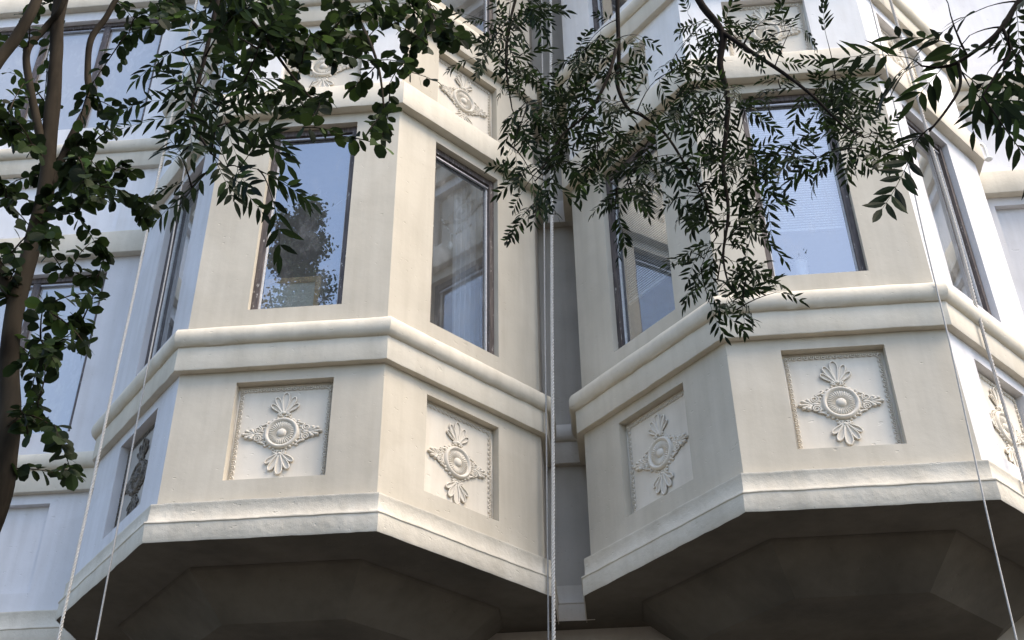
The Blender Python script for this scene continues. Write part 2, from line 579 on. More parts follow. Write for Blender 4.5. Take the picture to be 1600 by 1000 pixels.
def make_ornament_meshes():
    # medallion: fluted dish with a raised rim and a boss
    mb = MB()
    NA, prof = 192, [(0.0, 0.026), (0.012, 0.0255), (0.022, 0.022), (0.028, 0.013), (0.030, 0.009), (0.034, 0.008), (0.036, 0.010), (0.055, 0.014), (0.074, 0.014), (0.077, 0.010), (0.079, 0.007), (0.084, 0.016), (0.091, 0.024), (0.099, 0.024), (0.106, 0.015), (0.110, 0.0)]
    for r_, z in prof:
        for k in range(NA):
            a = 2 * math.pi * k / NA
            fl = 0.0
            if 0.033 < r_ < 0.078:
                fl = 0.0085 * abs(math.cos(a * 16)) - 0.004
            mb.v.append((r_ * math.cos(a), r_ * math.sin(a), z + fl))
    for j in range(len(prof) - 1):
        for k in range(NA):
            a = j * NA + k
            c = j * NA + (k + 1) % NA
            mb.f.append((a, a + NA, c + NA, c))
    # leafy fringe round the rim
    for k in range(28):
        a = 2 * math.pi * (k + 0.5) / 28
        d = abs(((a / (math.pi / 2)) % 1) - 0.5)
        rr = 0.116 + 0.008 * math.cos(4 * a)
        s = 0.009 + 0.005 * (d < 0.25)
        mb.blob((rr * math.cos(a), rr * math.sin(a), 0.002), s, s * 0.8, 0.011, 7, 4)
    for sx in (-1, 1):
        for sy in (-1, 1):
            pts = []
            for k in range(15):
                t = k / 14
                an = t * 2.6 * math.pi
                rr = 0.017 * (1 - 0.8 * t)
                pts.append((sx * (0.026 + rr * math.cos(an) * 0.9), sy * (0.128 + rr * math.sin(an) * 0.65), 0.007))
            mb.tube(pts, 0.0042, 5)
    ORN['medallion'] = mb.mesh('medallion', M['ornament'], True)
    # shell: rimmed petals on a scalloped plate, base at origin, growing along +y
    mb = MB()
    petals = [(-50, 0.098, 0.017), (-26, 0.122, 0.021), (0, 0.140, 0.027), (26, 0.122, 0.021), (50, 0.098, 0.017)]
    for ang, ln, hw in petals:
        a = R(ang)
        ax, ay = Vector((math.sin(a), math.cos(a), 0)), Vector((math.cos(a), -math.sin(a), 0))
        loop = []
        for k in range(22):
            t = 2 * math.pi * k / 22
            y = 0.5 - 0.5 * math.cos(t)
            wid = math.sin(t) * (0.18 + 0.95 * y)
            loop.append(ax * (0.012 + ln * y) + ay * (hw * wid) + Vector((0, 0, 0.006 + 0.004 * y)))
        mb.tube(loop, 0.0048, 6, closed=True)
        n0 = len(mb.v)
        mb.v.append(tuple(ax * (ln * 0.6) + Vector((0, 0, 0.003))))
        for q in loop:
            mb.v.append((q.x, q.y, 0.0065))
        for k in range(22):
            mb.f.append((n0, n0 + 1 + (k + 1) % 22, n0 + 1 + k))
    mb.blob((0, 0.012, 0.004), 0.016, 0.012, 0.012)
    mb.blob((-0.026, 0.008, 0.003), 0.014, 0.008, 0.009)
    mb.blob((0.026, 0.008, 0.003), 0.014, 0.008, 0.009)
    ORN['shell'] = mb.mesh('shell', M['ornament'], True)
    # palmette growing along +x from the medallion's rim
    mb = MB()
    for s in (-1, 1):
        pts, rad = [], []
        for k in range(26):
            t = k / 25
            an = math.pi * 0.6 + t * 3.6 * math.pi
            rr = 0.0255 * (1 - 0.80 * t)
            pts.append((0.030 + rr * math.cos(an), s * (0.030 + rr * math.sin(an) * 0.95), 0.008))
            rad.append(0.0056 - 0.0012 * t)
        mb.tube(pts, rad, 6)
        mb.tube([(-0.030, s * 0.082, 0.004), (-0.016, s * 0.068, 0.007), (0.004, s * 0.058, 0.008), (0.026, s * 0.055, 0.008)], [0.004, 0.006, 0.006, 0.004], 6)
        mb.blob((-0.022, s * 0.082, 0.003), 0.011, 0.007, 0.009)
    for ang, ln in ((-58, 0.046), (-30, 0.060), (0, 0.070), (30, 0.060), (58, 0.046)):
        a = R(ang)
        ax = Vector((math.cos(a) * 1.15, math.sin(a) * 0.78, 0))
        pts = [Vector((0.044, 0, 0.006)) + ax * (ln * t) + Vector((0, 0, 0.004 * math.sin(t * 3.1))) for t in (0, 0.25, 0.5, 0.75, 0.9, 1.0)]
        mb.tube(pts, [0.003, 0.005, 0.0065, 0.009, 0.0095, 0.004], 7)
        mb.blob(tuple(pts[-2]), 0.0135, 0.0115, 0.013, 8, 5)
    mb.blob((0.03, 0, 0.004), 0.03, 0.010, 0.011)
    # backing plate
    n0 = len(mb.v)
    ol = [(-0.012, -0.060), (0.035, -0.056), (0.060, -0.036), (0.085, -0.042), (0.105, -0.028), (0.122, 0.0), (0.105, 0.028), (0.085, 0.042), (0.060, 0.036), (0.035, 0.056), (-0.012, 0.060)]
    for x, y in ol:
        mb.v.append((x * 0.93, y * 0.9, 0.004))
    mb.f.append(tuple(range(n0, n0 + len(ol))))
    ORN['palmette'] = mb.mesh('palmette', M['ornament'], True)
    # moulded border strips
    for nm, L in (('side_border', 0.62), ('top_border', 0.545)):
        mb = MB()
        n = int(L / 0.034)
        for k in range(n):
            y = -L / 2 + (k + 0.5) * L / n
            pts = []
            for q in range(9):
                a = -2.3 + 4.6 * q / 8
                pts.append((0.013 * math.cos(a) - 0.002, y + 0.0125 * math.sin(a), 0.005))
            mb.tube(pts, 0.0038, 5)
            mb.blob((-0.003, y, 0.003), 0.007, 0.005, 0.008, 6, 4)
        mb.tube([(-0.019, -L / 2, 0.001), (-0.019, L / 2, 0.001)], 0.003, 5)
        ORN[nm] = mb.mesh(nm, M['ornament'], True)


make_ornament_meshes()


def put(name, me, parent, mw, mat=None):
    """A sub-part whose shared mesh is placed by a matrix given in place coordinates."""
    o = bpy.data.objects.new(name, me)
    COL.objects.link(o)
    o.parent = parent
    o.matrix_parent_inverse = BINV @ Matrix.Identity(4)
    o.matrix_basis = Matrix.Translation((0, 0, 0)) @ mw
    o.matrix_parent_inverse = Matrix.Identity(4)
    if mat:
        o.material_slots[0].link = 'OBJECT'
        o.material_slots[0].material = mat
    return o


def panel(face, uc, z0, z1, gm=None):
    mb = MB()
    P = face.P
    a, c = uc - 0.30, uc + 0.30
    d = -DEP_P
    mb.quad(P(a, z0, d), P(c, z0, d), P(c, z1, d), P(a, z1, d))
    pn = part('ornamental_panel', mb, M['stained'] if gm else M['ornament'])
    zc = (z0 + z1) / 2 - 0.012 + random.uniform(-0.006, 0.006)
    wob = lambda: Matrix.Rotation(R(random.uniform(-3.0, 3.0)), 4, 'Z') @ Matrix.Scale(random.uniform(0.96, 1.04), 4)
    o = d + 0.001
    X = face.mat
    rz = lambda a_: Matrix.Rotation(R(a_), 4, 'Z')
    put('medallion', ORN['medallion'], pn, X(uc, zc, o) @ wob(), gm)
    put('shell', ORN['shell'], pn, X(uc, zc + 0.128, o) @ wob(), gm)
    put('shell', ORN['shell'], pn, X(uc, zc - 0.128, o) @ rz(180) @ wob(), gm)
    put('palmette', ORN['palmette'], pn, X(uc + 0.115, zc, o) @ wob(), gm)
    put('palmette', ORN['palmette'], pn, X(uc - 0.115, zc, o) @ rz(180) @ wob(), gm)
    s = (z1 - z0) / 0.67
    put('border', ORN['side_border'], pn, X(a + 0.030, (z0 + z1) / 2, o) @ Matrix.Diagonal((1, s, 1, 1)), gm)
    put('border', ORN['side_border'], pn, X(c - 0.030, (z0 + z1) / 2, o) @ rz(180) @ Matrix.Diagonal((1, s, 1, 1)), gm)
    put('border', ORN['top_border'], pn, X(uc, z1 - 0.030, o) @ rz(-90), gm)
    return pn


def window(face, u0, u1, z0, z1, mull=(), gm='glass'):
    mb = MB()
    fb = face.fbox
    fw, o0, o1 = 0.042, -0.135, -0.045
    fb(mb, u0 + 0.001, u0 + fw, z0 + 0.001, z1 - 0.001, o0, o1)
    fb(mb, u1 - fw, u1 - 0.001, z0 + 0.001, z1 - 0.001, o0, o1)
    fb(mb, u0 + fw, u1 - fw, z1 - 0.05, z1 - 0.001, o0, o1 - 0.004)
    fb(mb, u0 + fw, u1 - fw, z0 + 0.001, z0 + 0.026, o0, o1 - 0.004)
    for mu in mull:
        fb(mb, mu - 0.03, mu + 0.03, z0 + 0.026, z1 - 0.05, o0, o1 - 0.008)
    w = part('window', mb, M['frame'])
    mb = MB()
    a, c, d, e = u0 + fw, u1 - fw, z0 + 0.026, z1 - 0.05
    t = 0.010
    fb(mb, a, a + t, d, e, -0.088, -0.072)
    fb(mb, c - t, c, d, e, -0.088, -0.072)
    fb(mb, a + t, c - t, e - t, e, -0.088, -0.073)
    fb(mb, a + t, c - t, d, d + 0.007, -0.088, -0.073)
    sub(w, 'glazing_bead', mb, M['bead'])
    mb = MB()
    fb(mb, a, c, e - 0.030, e - 0.018, -0.070, -0.058)
    sub(w, 'head_track', mb, M['track'])
    edges = [a] + [m_ for m_ in mull] + [c]
    for x0, x1 in zip(edges, edges[1:]):
        mb = MB()
        P = face.P
        q0 = x0 + (0.03 if x0 in mull else 0)
        q1 = x1 - (0.03 if x1 in mull else 0)
        mb.quad(P(q0, d, -0.082), P(q1, d, -0.082), P(q1, e, -0.082), P(q0, e, -0.082))
        sub(w, 'pane', mb, M[gm])
    return w


def sub(parent, name, mb, mat, smooth=False):
    o = bpy.data.objects.new(name, mb.mesh(name, mat, smooth))
    COL.objects.link(o)
    o.parent = parent
    return o


ZLOW, ZMID, ZTOP = Z0 + 0.03, Z4 + 0.1, 10.6
WZ = (4.552, 6.16)
PZ = (3.335, 4.003)
WZ2 = (WZ[0] + SH, WZ[1] + SH - 0.02)
PZ2 = (6.535, 7.13)
FACES = {}
for bi, B in enumerate(BAYS):
    s = 'LR'[bi]
    cx, h = B['c'], B['h']
    xa, xb, xc, xd = cx - h - DX, cx - h, cx + h, cx + h + DX
    B.update(xa=xa, xb=xb, xc=xc, xd=xd)
    FACES[s + 'l'] = Face((xa, YW), (0, -1), YW - DY)
    FACES[s + 'L'] = Face((xa, DY), (DX, -DY), SIDE)
    FACES[s + 'F'] = Face((xb, 0), (1, 0), 2 * h)
    FACES[s + 'R'] = Face((xc, 0), (DX, DY), SIDE)
    FACES[s + 'r'] = Face((xd, DY), (0, 1), YW - DY)
    B['path'] = [(xa, YW), (xa, DY), (xb, 0), (xc, 0), (xd, DY), (xd, YW)]
LB, RB = BAYS
XL, XR = -9.0, 9.0
FACES['WL'] = Face((XL, YW), (1, 0), LB['xa'] - XL)
FACES['WS'] = Face((LB['xd'], YW), (1, 0), RB['xa'] - LB['xd'])
FACES['WR'] = Face((RB['xd'], YW), (1, 0), XR - RB['xd'])
UC = {'LL': SIDE - 0.60, 'LF': 0.635 + 0.033, 'LR': 0.64, 'RL': SIDE - 0.675, 'RF': 0.645 - 0.02, 'RR': 0.58}
UCP = {'LL': SIDE - 0.60, 'LF': 0.635 + 0.028, 'LR': 0.637, 'RL': SIDE - 0.68, 'RF': 0.645 - 0.03, 'RR': 0.58}
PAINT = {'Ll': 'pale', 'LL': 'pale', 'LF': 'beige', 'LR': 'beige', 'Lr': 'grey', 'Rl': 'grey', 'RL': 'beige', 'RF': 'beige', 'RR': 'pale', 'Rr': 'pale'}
PAINT2 = {'Ll': 'lit_pale_wall', 'LL': 'lit_pale_wall', 'LF': 'lilac', 'LR': 'beige', 'Lr': 'grey', 'Rl': 'grey', 'RL': 'lilac', 'RF': 'lilac', 'RR': 'lit_pale_wall', 'Rr': 'lit_pale_wall'}
for k in ('Ll', 'LL', 'LF', 'LR', 'Lr', 'Rl', 'RL', 'RF', 'RR', 'Rr'):
    F = FACES[k]
    h1, h2 = [], []
    if k in UC:
        u, v = UC[k], UCP[k]
        h1 = [(u - 0.302, u + 0.302, *WZ, DEP_W), (v - 0.30, v + 0.30, *PZ, DEP_P)]
        h2 = [(u - 0.302, u + 0.302, *WZ2, DEP_W), (v - 0.30, v + 0.30, *PZ2, DEP_P)]
    part('bay_wall', wall_mesh(F, 0, F.L, ZLOW, ZMID, h1), M[PAINT[k]])
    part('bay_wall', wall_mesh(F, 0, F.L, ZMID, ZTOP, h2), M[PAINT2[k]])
    if k in UC:
        window(F, u - 0.302, u + 0.302, *WZ)
        window(F, u - 0.302, u + 0.302, *WZ2)
        panel(F, v, *PZ, M['grime'] if k == 'LL' else None)
        panel(F, v, *PZ2)

# outer walls and the strip between the bays
F = FACES['WL']
xo = lambda x: x - XL
wl = (xo(-5.72), xo(-3.90))
h1 = [(*wl, 4.60, 6.12, DEP_W), (xo(-5.9), xo(-3.92), 3.335, 4.01, 0.05)]
h2 = [(*wl, 4.62 + SH + 0.02, 6.12 + SH, DEP_W), (xo(-5.9), xo(-3.92), 6.55, 7.14, 0.05)]
part('outer_wall', wall_mesh(F, 0, F.L, ZLOW, ZMID, h1), M['pale'])
part('outer_wall', wall_mesh(F, 0, F.L, ZMID, ZTOP, h2), M['lit_pale_wall'])
for hh in (h1, h2):
    a, c, d, e, dp = hh[1]
    mb = MB()
    mb.quad(F.P(a, d, -dp), F.P(c, d, -dp), F.P(c, e, -dp), F.P(a, e, -dp))
    part('wall_panel', mb, M['pale'] if hh is h1 else M['lit_pale_wall'])
    a, c, d, e, dp = hh[0]
    window(F, a, c, d, e, mull=(a + 0.62, a + 1.22), gm='bright_pane')
F = FACES['WR']
xo = lambda x: x - RB['xd']
h1 = [(xo(3.17), xo(5.0), 4.60, 6.17, 0.05), (xo(3.17), xo(5.0), 3.335, 4.01, 0.05)]
h2 = [(xo(3.17), xo(5.0), 4.60 + SH, 6.17 + SH, 0.05), (xo(3.16), xo(5.0), 6.55, 7.14, 0.05)]
part('outer_wall', wall_mesh(F, 0, F.L, ZLOW, ZMID, h1), M['pale'])
part('outer_wall', wall_mesh(F, 0, F.L, ZMID, ZTOP, h2), M['lit_pale_wall'])
for hh in h1 + h2:
    a, c, d, e, dp = hh
    mb = MB()
    mb.quad(F.P(a, d, -dp), F.P(c, d, -dp), F.P(c, e, -dp), F.P(a, e, -dp))
    part('wall_panel', mb, M['pale'] if hh in h1 else M['lit_pale_wall'])
F = FACES['WS']
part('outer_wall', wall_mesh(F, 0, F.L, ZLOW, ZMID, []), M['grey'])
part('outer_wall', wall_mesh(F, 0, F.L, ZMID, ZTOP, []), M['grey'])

# mouldings, each run a piece of its own
runs = [LB['path'], RB['path'], [(XL, YW), (LB['xa'], YW)], [(LB['xd'], YW), (RB['xa'], YW)], [(RB['xd'], YW), (XR, YW)]]
for i, run in enumerate(runs):
    st = 0.05
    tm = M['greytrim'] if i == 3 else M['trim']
    for nm, pr, up in (('base_band', PROF_BASE, None), ('fascia', PROF_FASCIA, SH), ('torus_moulding', PROF_TORUS, SH), ('band', PROF_BAND, SH)):
        part(nm, sweep(run, pr, i * 3.1, step=st), (M['roughtrim'] if nm == 'base_band' and i != 3 else tm), ang=35)
        if up:
            part(nm, sweep(run, shift(pr, up), i * 3.1 + 1, step=0.08), M['trim'], ang=35)

# slabs: soffit under each bay, floors, ceilings, roof
def plate(name, z, mat, inset=0.004, zt=0.03):
    path = [Vector((XL, YW))] + [Vector(p) for p in LB['path']] + [Vector(p) for p in RB['path']] + [Vector((XR, YW))]
    path = offset_path(path, -inset)
    pts = [(p.x, p.y) for p in path] + [(XR, 7.0), (XL, 7.0)]
    mb = MB()
    n = len(pts)
    mb.v = [(x, y, z) for x, y in pts] + [(x, y, z + zt) for x, y in pts]
    mb.f = [tuple(reversed(range(n))), tuple(range(n, 2 * n))] + [(i, (i + 1) % n, n + (i + 1) % n, n + i) for i in range(n)]
    me = mb.mesh(name, mat)
    o = bpy.data.objects.new(name, me)
    COL.objects.link(o)
    o.parent = building
    o.matrix_parent_inverse = BINV
    return o


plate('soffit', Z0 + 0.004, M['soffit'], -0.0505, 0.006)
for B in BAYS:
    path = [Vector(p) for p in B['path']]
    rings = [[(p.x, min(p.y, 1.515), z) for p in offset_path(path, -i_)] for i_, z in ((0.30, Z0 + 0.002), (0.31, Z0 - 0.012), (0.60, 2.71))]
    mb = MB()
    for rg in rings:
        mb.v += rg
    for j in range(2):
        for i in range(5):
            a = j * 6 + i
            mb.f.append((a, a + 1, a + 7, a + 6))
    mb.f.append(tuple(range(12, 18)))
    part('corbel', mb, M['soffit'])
for z in (4.25, 6.36, 4.25 + SH, 6.36 + SH):
    plate('floor_slab', z, M['interior'], 0.03)
plate('roof', ZTOP - 0.03, M['grey'])
mb = MB()
mb.box((XL, 4.6, Z0 + 0.05), (XR, 4.7, ZTOP - 0.05))
mb.box((-0.30, YW + 0.05, Z0 + 0.05), (-0.20, 4.59, ZTOP - 0.05))
part('partition_wall', mb, M['interior'])
mb = MB()
mb.box((XL, 1.52, GROUND), (XR, 1.70, Z0 + 0.005))
part('ground_floor_wall', mb, M['grey'])
mb = MB()
mb.box((XL - 0.2, YW, GROUND), (XL, 7.0, ZTOP))
mb.box((XR, YW, GROUND), (XR + 0.2, 7.0, ZTOP))
mb.box((XL - 0.2, 7.003, GROUND), (XR + 0.2, 7.2, ZTOP))
part('rear_wall', mb, M['beige'])
# small bracket on the end of the upper band
mb = MB()
q = Vector(FACES['Rr'].P(0.02, 6.30, 0.07))
mb.tube([q, q + Vector((0.03, 0, 0.0)), q + Vector((0.045, 0, 0.03)), q + Vector((0.045, 0, 0.13)), q + Vector((0.03, 0, 0.16)), q + Vector((-0.02, 0, 0.16))], 0.012, 8)
mb.blob((q.x + 0.05, q.y, q.z), 0.03, 0.03, 0.012)
part('pipe_bracket', mb, M['white'], smooth=True)

# ------------------------------------------------------------------ things in the windows
F = FACES['LF']
u = UC['LF']
cv = empty('framed_canvas', F.P(u - 0.06, WZ[0], -0.20))
tag(cv, 'bare canvas on a pine stretcher leaning inside the left bay front window', 'canvas')


def local(face, u0, z0, o):
    return face.mat(u0, z0, o).inverted()


def in_thing(root, name, mb, mat, smooth=False):
    o = bpy.data.objects.new(name, mb.mesh(name, mat, smooth))
    COL.objects.link(o)
    o.parent = root
    o.matrix_parent_inverse = Matrix.Translation(root.location).inverted()
    return o


c0, c1, ct = u - 0.245, u + 0.125, WZ[0] + 0.315
mb = MB()
F.fbox(mb, c0 + 0.03, c1 - 0.03, WZ[0] + 0.03, ct - 0.03, -0.128, -0.118)
in_thing(cv, 'canvas_sheet', mb, M['canvas'])
for bx in ((c0, c1, ct - 0.035, ct), (c0, c1, WZ[0] + 0.001, WZ[0] + 0.036), (c0, c0 + 0.035, WZ[0] + 0.036, ct - 0.035), (c1 - 0.035, c1, WZ[0] + 0.036, ct - 0.035)):
    mb = MB()
    F.fbox(mb, *bx, -0.116, -0.096)
    in_thing(cv, 'stretcher_bar', mb, M['pine'])


def garland(face, pts, rad, beads, drop, label):
    root = empty('bead_garland', face.P(*pts[0], -0.11))
    tag(root, label, 'garland')
    V = [Vector(face.P(a, b, -0.11)) for a, b in pts]
    mb = MB()
    mb.tube(V, rad, 5)
    in_thing(root, 'string', mb, M['cord'])
    for a, b in beads:
        mb = MB()
        mb.blob(face.P(a, b, -0.11), 0.008, 0.008, 0.008, 8, 5)
        in_thing(root, 'bead', mb, M['crystal'])
    if drop:
        mb = MB()
        x, y, z = face.P(*drop, -0.11)
        mb.blob((x, y, z), 0.02, 0.02, 0.034, 8, 6)
        mb.tube([(x, y, z + 0.03), V[len(V) // 2]], 0.0015, 4)
        in_thing(root, 'crystal_drop', mb, M['crystal'])


F = FACES['LF']
cxu = BAYS[0]['h']
pl = [(cxu - 0.185, 5.80), (cxu - 0.15, 5.69), (cxu - 0.09, 5.56), (cxu - 0.02, 5.47), (cxu + 0.06, 5.43), (cxu + 0.13, 5.44), (cxu + 0.20, 5.48), (cxu + 0.28, 5.56)]
garland(F, pl, 0.0028, [(cxu + 0.10 + 0.03 * math.cos(k * 2.1), 5.60 + 0.035 * math.sin(k * 1.7)) for k in range(5)], None, 'thin string garland looped across the left bay front window')
F = FACES['LR']
pl = [(0.50, 5.58), (0.53, 5.55), (0.56, 5.525), (0.585, 5.505), (0.615, 5.515), (0.645, 5.535), (0.69, 5.585)]
garland(F, pl, 0.0015, [(a, b) for a, b in [(0.505, 5.578), (0.522, 5.56), (0.54, 5.543), (0.558, 5.527), (0.577, 5.511), (0.597, 5.507), (0.62, 5.518), (0.642, 5.533), (0.665, 5.557), (0.685, 5.578)]], (0.585, 5.39), 'short bead string with a crystal drop in the left bay right window')


def curtain(face, u0, u1, z0, z1, o, label):
    mb = MB()
    n, k = 60, 14
    for j in range(k + 1):
        z = z0 + (z1 - z0) * j / k
        for i in range(n + 1):
            uu = u0 + (u1 - u0) * i / n
            w = 0.022 * math.sin(i / n * 38 + 0.3 * math.sin(j * 0.5)) * (1.15 - 0.4 * j / k)
            mb.v.append(face.P(uu, z, o + w))
    for j in range(k):
        for i in range(n):
            a = j * (n + 1) + i
            mb.f.append((a, a + 1, a + n + 2, a + n + 1))
    o_ = mb.build('curtain', M['fabric'], smooth=True)
    tag(o_, label, 'curtain')


curtain(FACES['LR'], 0.74, 1.02, 4.30, 6.30, -0.26, 'pale blue curtain drawn aside in the left bay right window')
curtain(FACES['LL'], 0.25, 0.62, 4.30, 6.30, -0.26, 'pale curtain in the left bay side window next to the outer wall')
curtain(FACES['RR'], 0.55, 0.95, 4.30, 6.30, -0.26, 'pale curtain in the right bay side window beside the twisted rope')


for zz, nm in ((4.45, 'lower'), (4.45 + SH, 'upper')):
    curtain(FACES['WL'], -5.75 - XL, -3.85 - XL, zz, zz + 1.8, -0.24, 'sheer white curtain in the %s window of the left outer wall' % nm)


def blind(face, uc, zb, label):
    root = empty('venetian_blind', face.P(uc, 6.12, -0.2))
    tag(root, label, 'blind')
    a, c = uc - 0.275, uc + 0.275
    mb = MB()
    face.fbox(mb, a, c, 6.06, 6.10, -0.176, -0.143)
    in_thing(root, 'head_rail', mb, M['blind'])
    mb = MB()
    n = int((6.05 - zb) / 0.021)
    P = face.P
    for k in range(n):
        z = 6.05 - k * 0.021
        mb.quad(P(a, z - 0.010, -0.150), P(c, z - 0.010, -0.150), P(c, z + 0.010, -0.160), P(a, z + 0.010, -0.160))
    o = in_thing(root, 'slats', mb, M['blind'])
    o['kind'] = 'stuff'
    mb = MB()
    face.fbox(mb, a, c, zb - 0.02, zb, -0.166, -0.146)
    in_thing(root, 'bottom_rail', mb, M['blind'])
    for uu in (a + 0.09, c - 0.09):
        mb = MB()
        mb.tube([P(uu, 6.05, -0.147), P(uu, zb, -0.147)], 0.0012, 4)
        in_thing(root, 'ladder_cord', mb, M['cord'])


blind(FACES['RL'], UC['RL'], 5.02, 'white mini blind half drawn in the right bay left window')
blind(FACES['RF'], UC['RF'], 5.04, 'white mini blind drawn above a potted plant in the right bay front window')
F = FACES['RF']
pu = BAYS[1]['h'] - 0.085
pp = empty('potted_plant', F.P(pu, WZ[0], -0.16))
tag(pp, 'small plant in a white pot on the right bay front window ledge', 'plant')
mb = MB()
px_, py_, _ = F.P(pu, 0, -0.16)
prof = [(0.030, 0.0), (0.042, 0.19), (0.046, 0.21), (0.040, 0.21), (0.036, 0.19)]
for r_, z in prof:
    for k in range(16):
        a = 2 * math.pi * k / 16
        mb.v.append((px_ + r_ * math.cos(a), py_ + r_ * math.sin(a), WZ[0] + z))
for j in range(len(prof) - 1):
    for k in range(16):
        a, c = j * 16 + k, j * 16 + (k + 1) % 16
        mb.f.append((a, c, c + 16, a + 16))
in_thing(pp, 'pot', mb, M['pot'], True)
mb = MB()
for k in range(70):
    a, e = random.uniform(0, 6.28), random.uniform(0.2, 1.4)
    d = Vector((math.cos(a) * math.cos(e), math.sin(a) * math.cos(e), math.sin(e)))
    p = Vector((px_, py_, WZ[0] + 0.20)) + d * random.uniform(0.02, 0.10)
    s = d.cross(Vector((0, 0, 1))).normalized() * 0.006
    mb.quad(tuple(p - s), tuple(p + d * 0.012 - s * 0.2), tuple(p + d * 0.035), tuple(p + s))
in_thing(pp, 'foliage', mb, M['leaf_t'])

# blue masking tape above the upper moulding of the left bay
tp = empty('masking_tape', FACES['LR'].P(0, 7.56, 0.004))
tag(tp, 'strip of bright blue masking tape on the ledge above the left bay panel', 'tape')
mb = MB()
FACES['LR'].fbox(mb, 0.0, 0.42, 7.562, 7.60, 0.0015, 0.006)
FACES['LF'].fbox(mb, 2 * BAYS[0]['h'] - 0.12, 2 * BAYS[0]['h'] - 0.001, 7.562, 7.60, 0.0015, 0.006)
in_thing(tp, 'strip', mb, M['tape'])


# ------------------------------------------------------------------ ropes
def straight(p0, p1, zt, zb, n=60, sway=0.0, seed=0):
    d = (p1 - p0) / (p1.z - p0.z)
    pts = []
    for k in range(n + 1):
        z = zt + (zb - zt) * k / n
        q = p0 + d * (z - p0.z)
        q = q + Vector((noise.noise(Vector((z * 0.9, seed, 0))) * sway, 0, 0))
        pts.append(q)
    return pts


def rope(name, p0, p1, rad, label, twisted, mat, sway=0.008, seed=0):
    zt, zb = 10.64, GROUND + 0.01
    root = empty(name, straight(p0, p1, zt, zb, 1)[1])
    tag(root, label, 'rope', 'painters ropes hanging from the roof')
    if not twisted:
        mb = MB()
        mb.tube(straight(p0, p1, zt, zb, 80, sway, seed), rad, 7)
        in_thing(root, 'line', mb, mat, True)
        return
    core = straight(p0, p1, zt, zb, 1500, sway, seed)
    for s in range(3):
        mb = MB()
        pts = []
        for q in core:
            a = q.z / 0.075 * 2 * math.pi + s * 2.094
            pts.append(q + Vector((math.cos(a), math.sin(a), 0)) * rad * 0.62)
        mb.tube(pts, rad * 0.50, 6)
        in_thing(root, 'strand', mb, mat, True)


rope('hanging_rope', at(862, 340, 0.86), at(865, 1000, 0.86), 0.0115, 'thick twisted white rope hanging between the two bays', True, M['rope'], 0.004)
rope('hanging_rope', at(850, 340, 0.90), at(857, 1000, 0.90), 0.0055, 'thin pale cord hanging just left of the central twisted rope', False, M['cord'], 0.003, 4)
rope('hanging_rope', at(232, 349, 0.25), at(92, 1000, 0.25), 0.009, 'plain white rope hanging outermost along the left bay', True, M['rope'], 0.01, 2)
rope('hanging_rope', at(222, 620, 0.15), at(150, 1000, 0.15), 0.0055, 'thin cord hanging in front of the left bay side panel', False, M['cord'], 0.01, 7)
rope('hanging_rope', at(1415, 240, -0.1), at(1585, 985, -0.1), 0.0052, 'thin grey cord hanging across the corner of the right bay', False, M['cord'], 0.01, 11)
rope('hanging_rope', at(1470, 280, 0.20), at(1600, 745, 0.20), 0.011, 'thick twisted grey rope hanging before the right bay side window', True, M['cord'], 0.012, 5)


# ------------------------------------------------------------------ trees
def leaf_shape(mb, base, ax, up, ln, wd, droop=0.12, cup=0.14, ns=4, pointy=True):
    """one blade: two rows of quads folded along the midrib"""
    side = ax.cross(up).normalized()
    nn = side.cross(ax).normalized()
    n0 = len(mb.v)
    for k in range(ns + 1):
        t = k / ns
        if pointy:
            w = math.sin(math.pi * min(1, t ** 0.8)) ** 0.9 * (1.0 if t < 0.5 else 1.0)
        else:
            w = math.sqrt(max(0, 1 - (2 * t - 1) ** 2)) * (0.92 + 0.16 * t)
        mid = base + ax * (ln * t) - nn * (droop * ln * t * t)
        e = wd * 0.5 * w
        mb.v += [tuple(mid - side * e + nn * (cup * e)), tuple(mid), tuple(mid + side * e + nn * (cup * e))]
    for k in range(ns):
        a = n0 + 3 * k
        mb.f += [(a, a + 1, a + 4, a + 3), (a + 1, a + 2, a + 5, a + 4)]


def frond_mesh(name, seed, mat, pairs=5, ln=0.35, wd=0.10, term=True):
    rnd = random.Random(seed)
    mb = MB()
    curve = []
    N = 8
    bend = rnd.uniform(-0.15, 0.15)
    for k in range(N + 1):
        t = k / N
        curve.append(Vector((t, bend * t * t, -0.22 * t * t)))
    mb.tube(curve, [0.008 - 0.005 * k / N for k in range(N + 1)], 3)
    for i in range(pairs):
        t = 0.18 + 0.76 * i / (pairs - 0.6)
        for s in (-1, 1):
            tt = min(0.97, t + rnd.uniform(-0.03, 0.03))
            base = Vector((tt, bend * tt * tt, -0.22 * tt * tt))
            an = R(rnd.uniform(42, 66) - 14 * t)
            ax = Vector((math.cos(an), s * math.sin(an), rnd.uniform(-0.35, 0.05))).normalized()
            up = Vector((rnd.uniform(-0.25, 0.25), rnd.uniform(-0.3, 0.3), 1))
            if rnd.random() < 0.04:
                continue
            leaf_shape(mb, base, ax, up, ln * rnd.uniform(0.8, 1.12) * (0.8 + 0.35 * math.sin(math.pi * (0.15 + 0.75 * t))), wd * rnd.uniform(0.85, 1.15), rnd.uniform(0.05, 0.22), 0.2, 4)
    if term:
        leaf_shape(mb, curve[-1], Vector((1, bend * 2, -0.45)).normalized(), Vector((0, 0.1, 1)), ln * 1.0, wd, 0.15, 0.2, 4)
    return mb.mesh(name, mat)


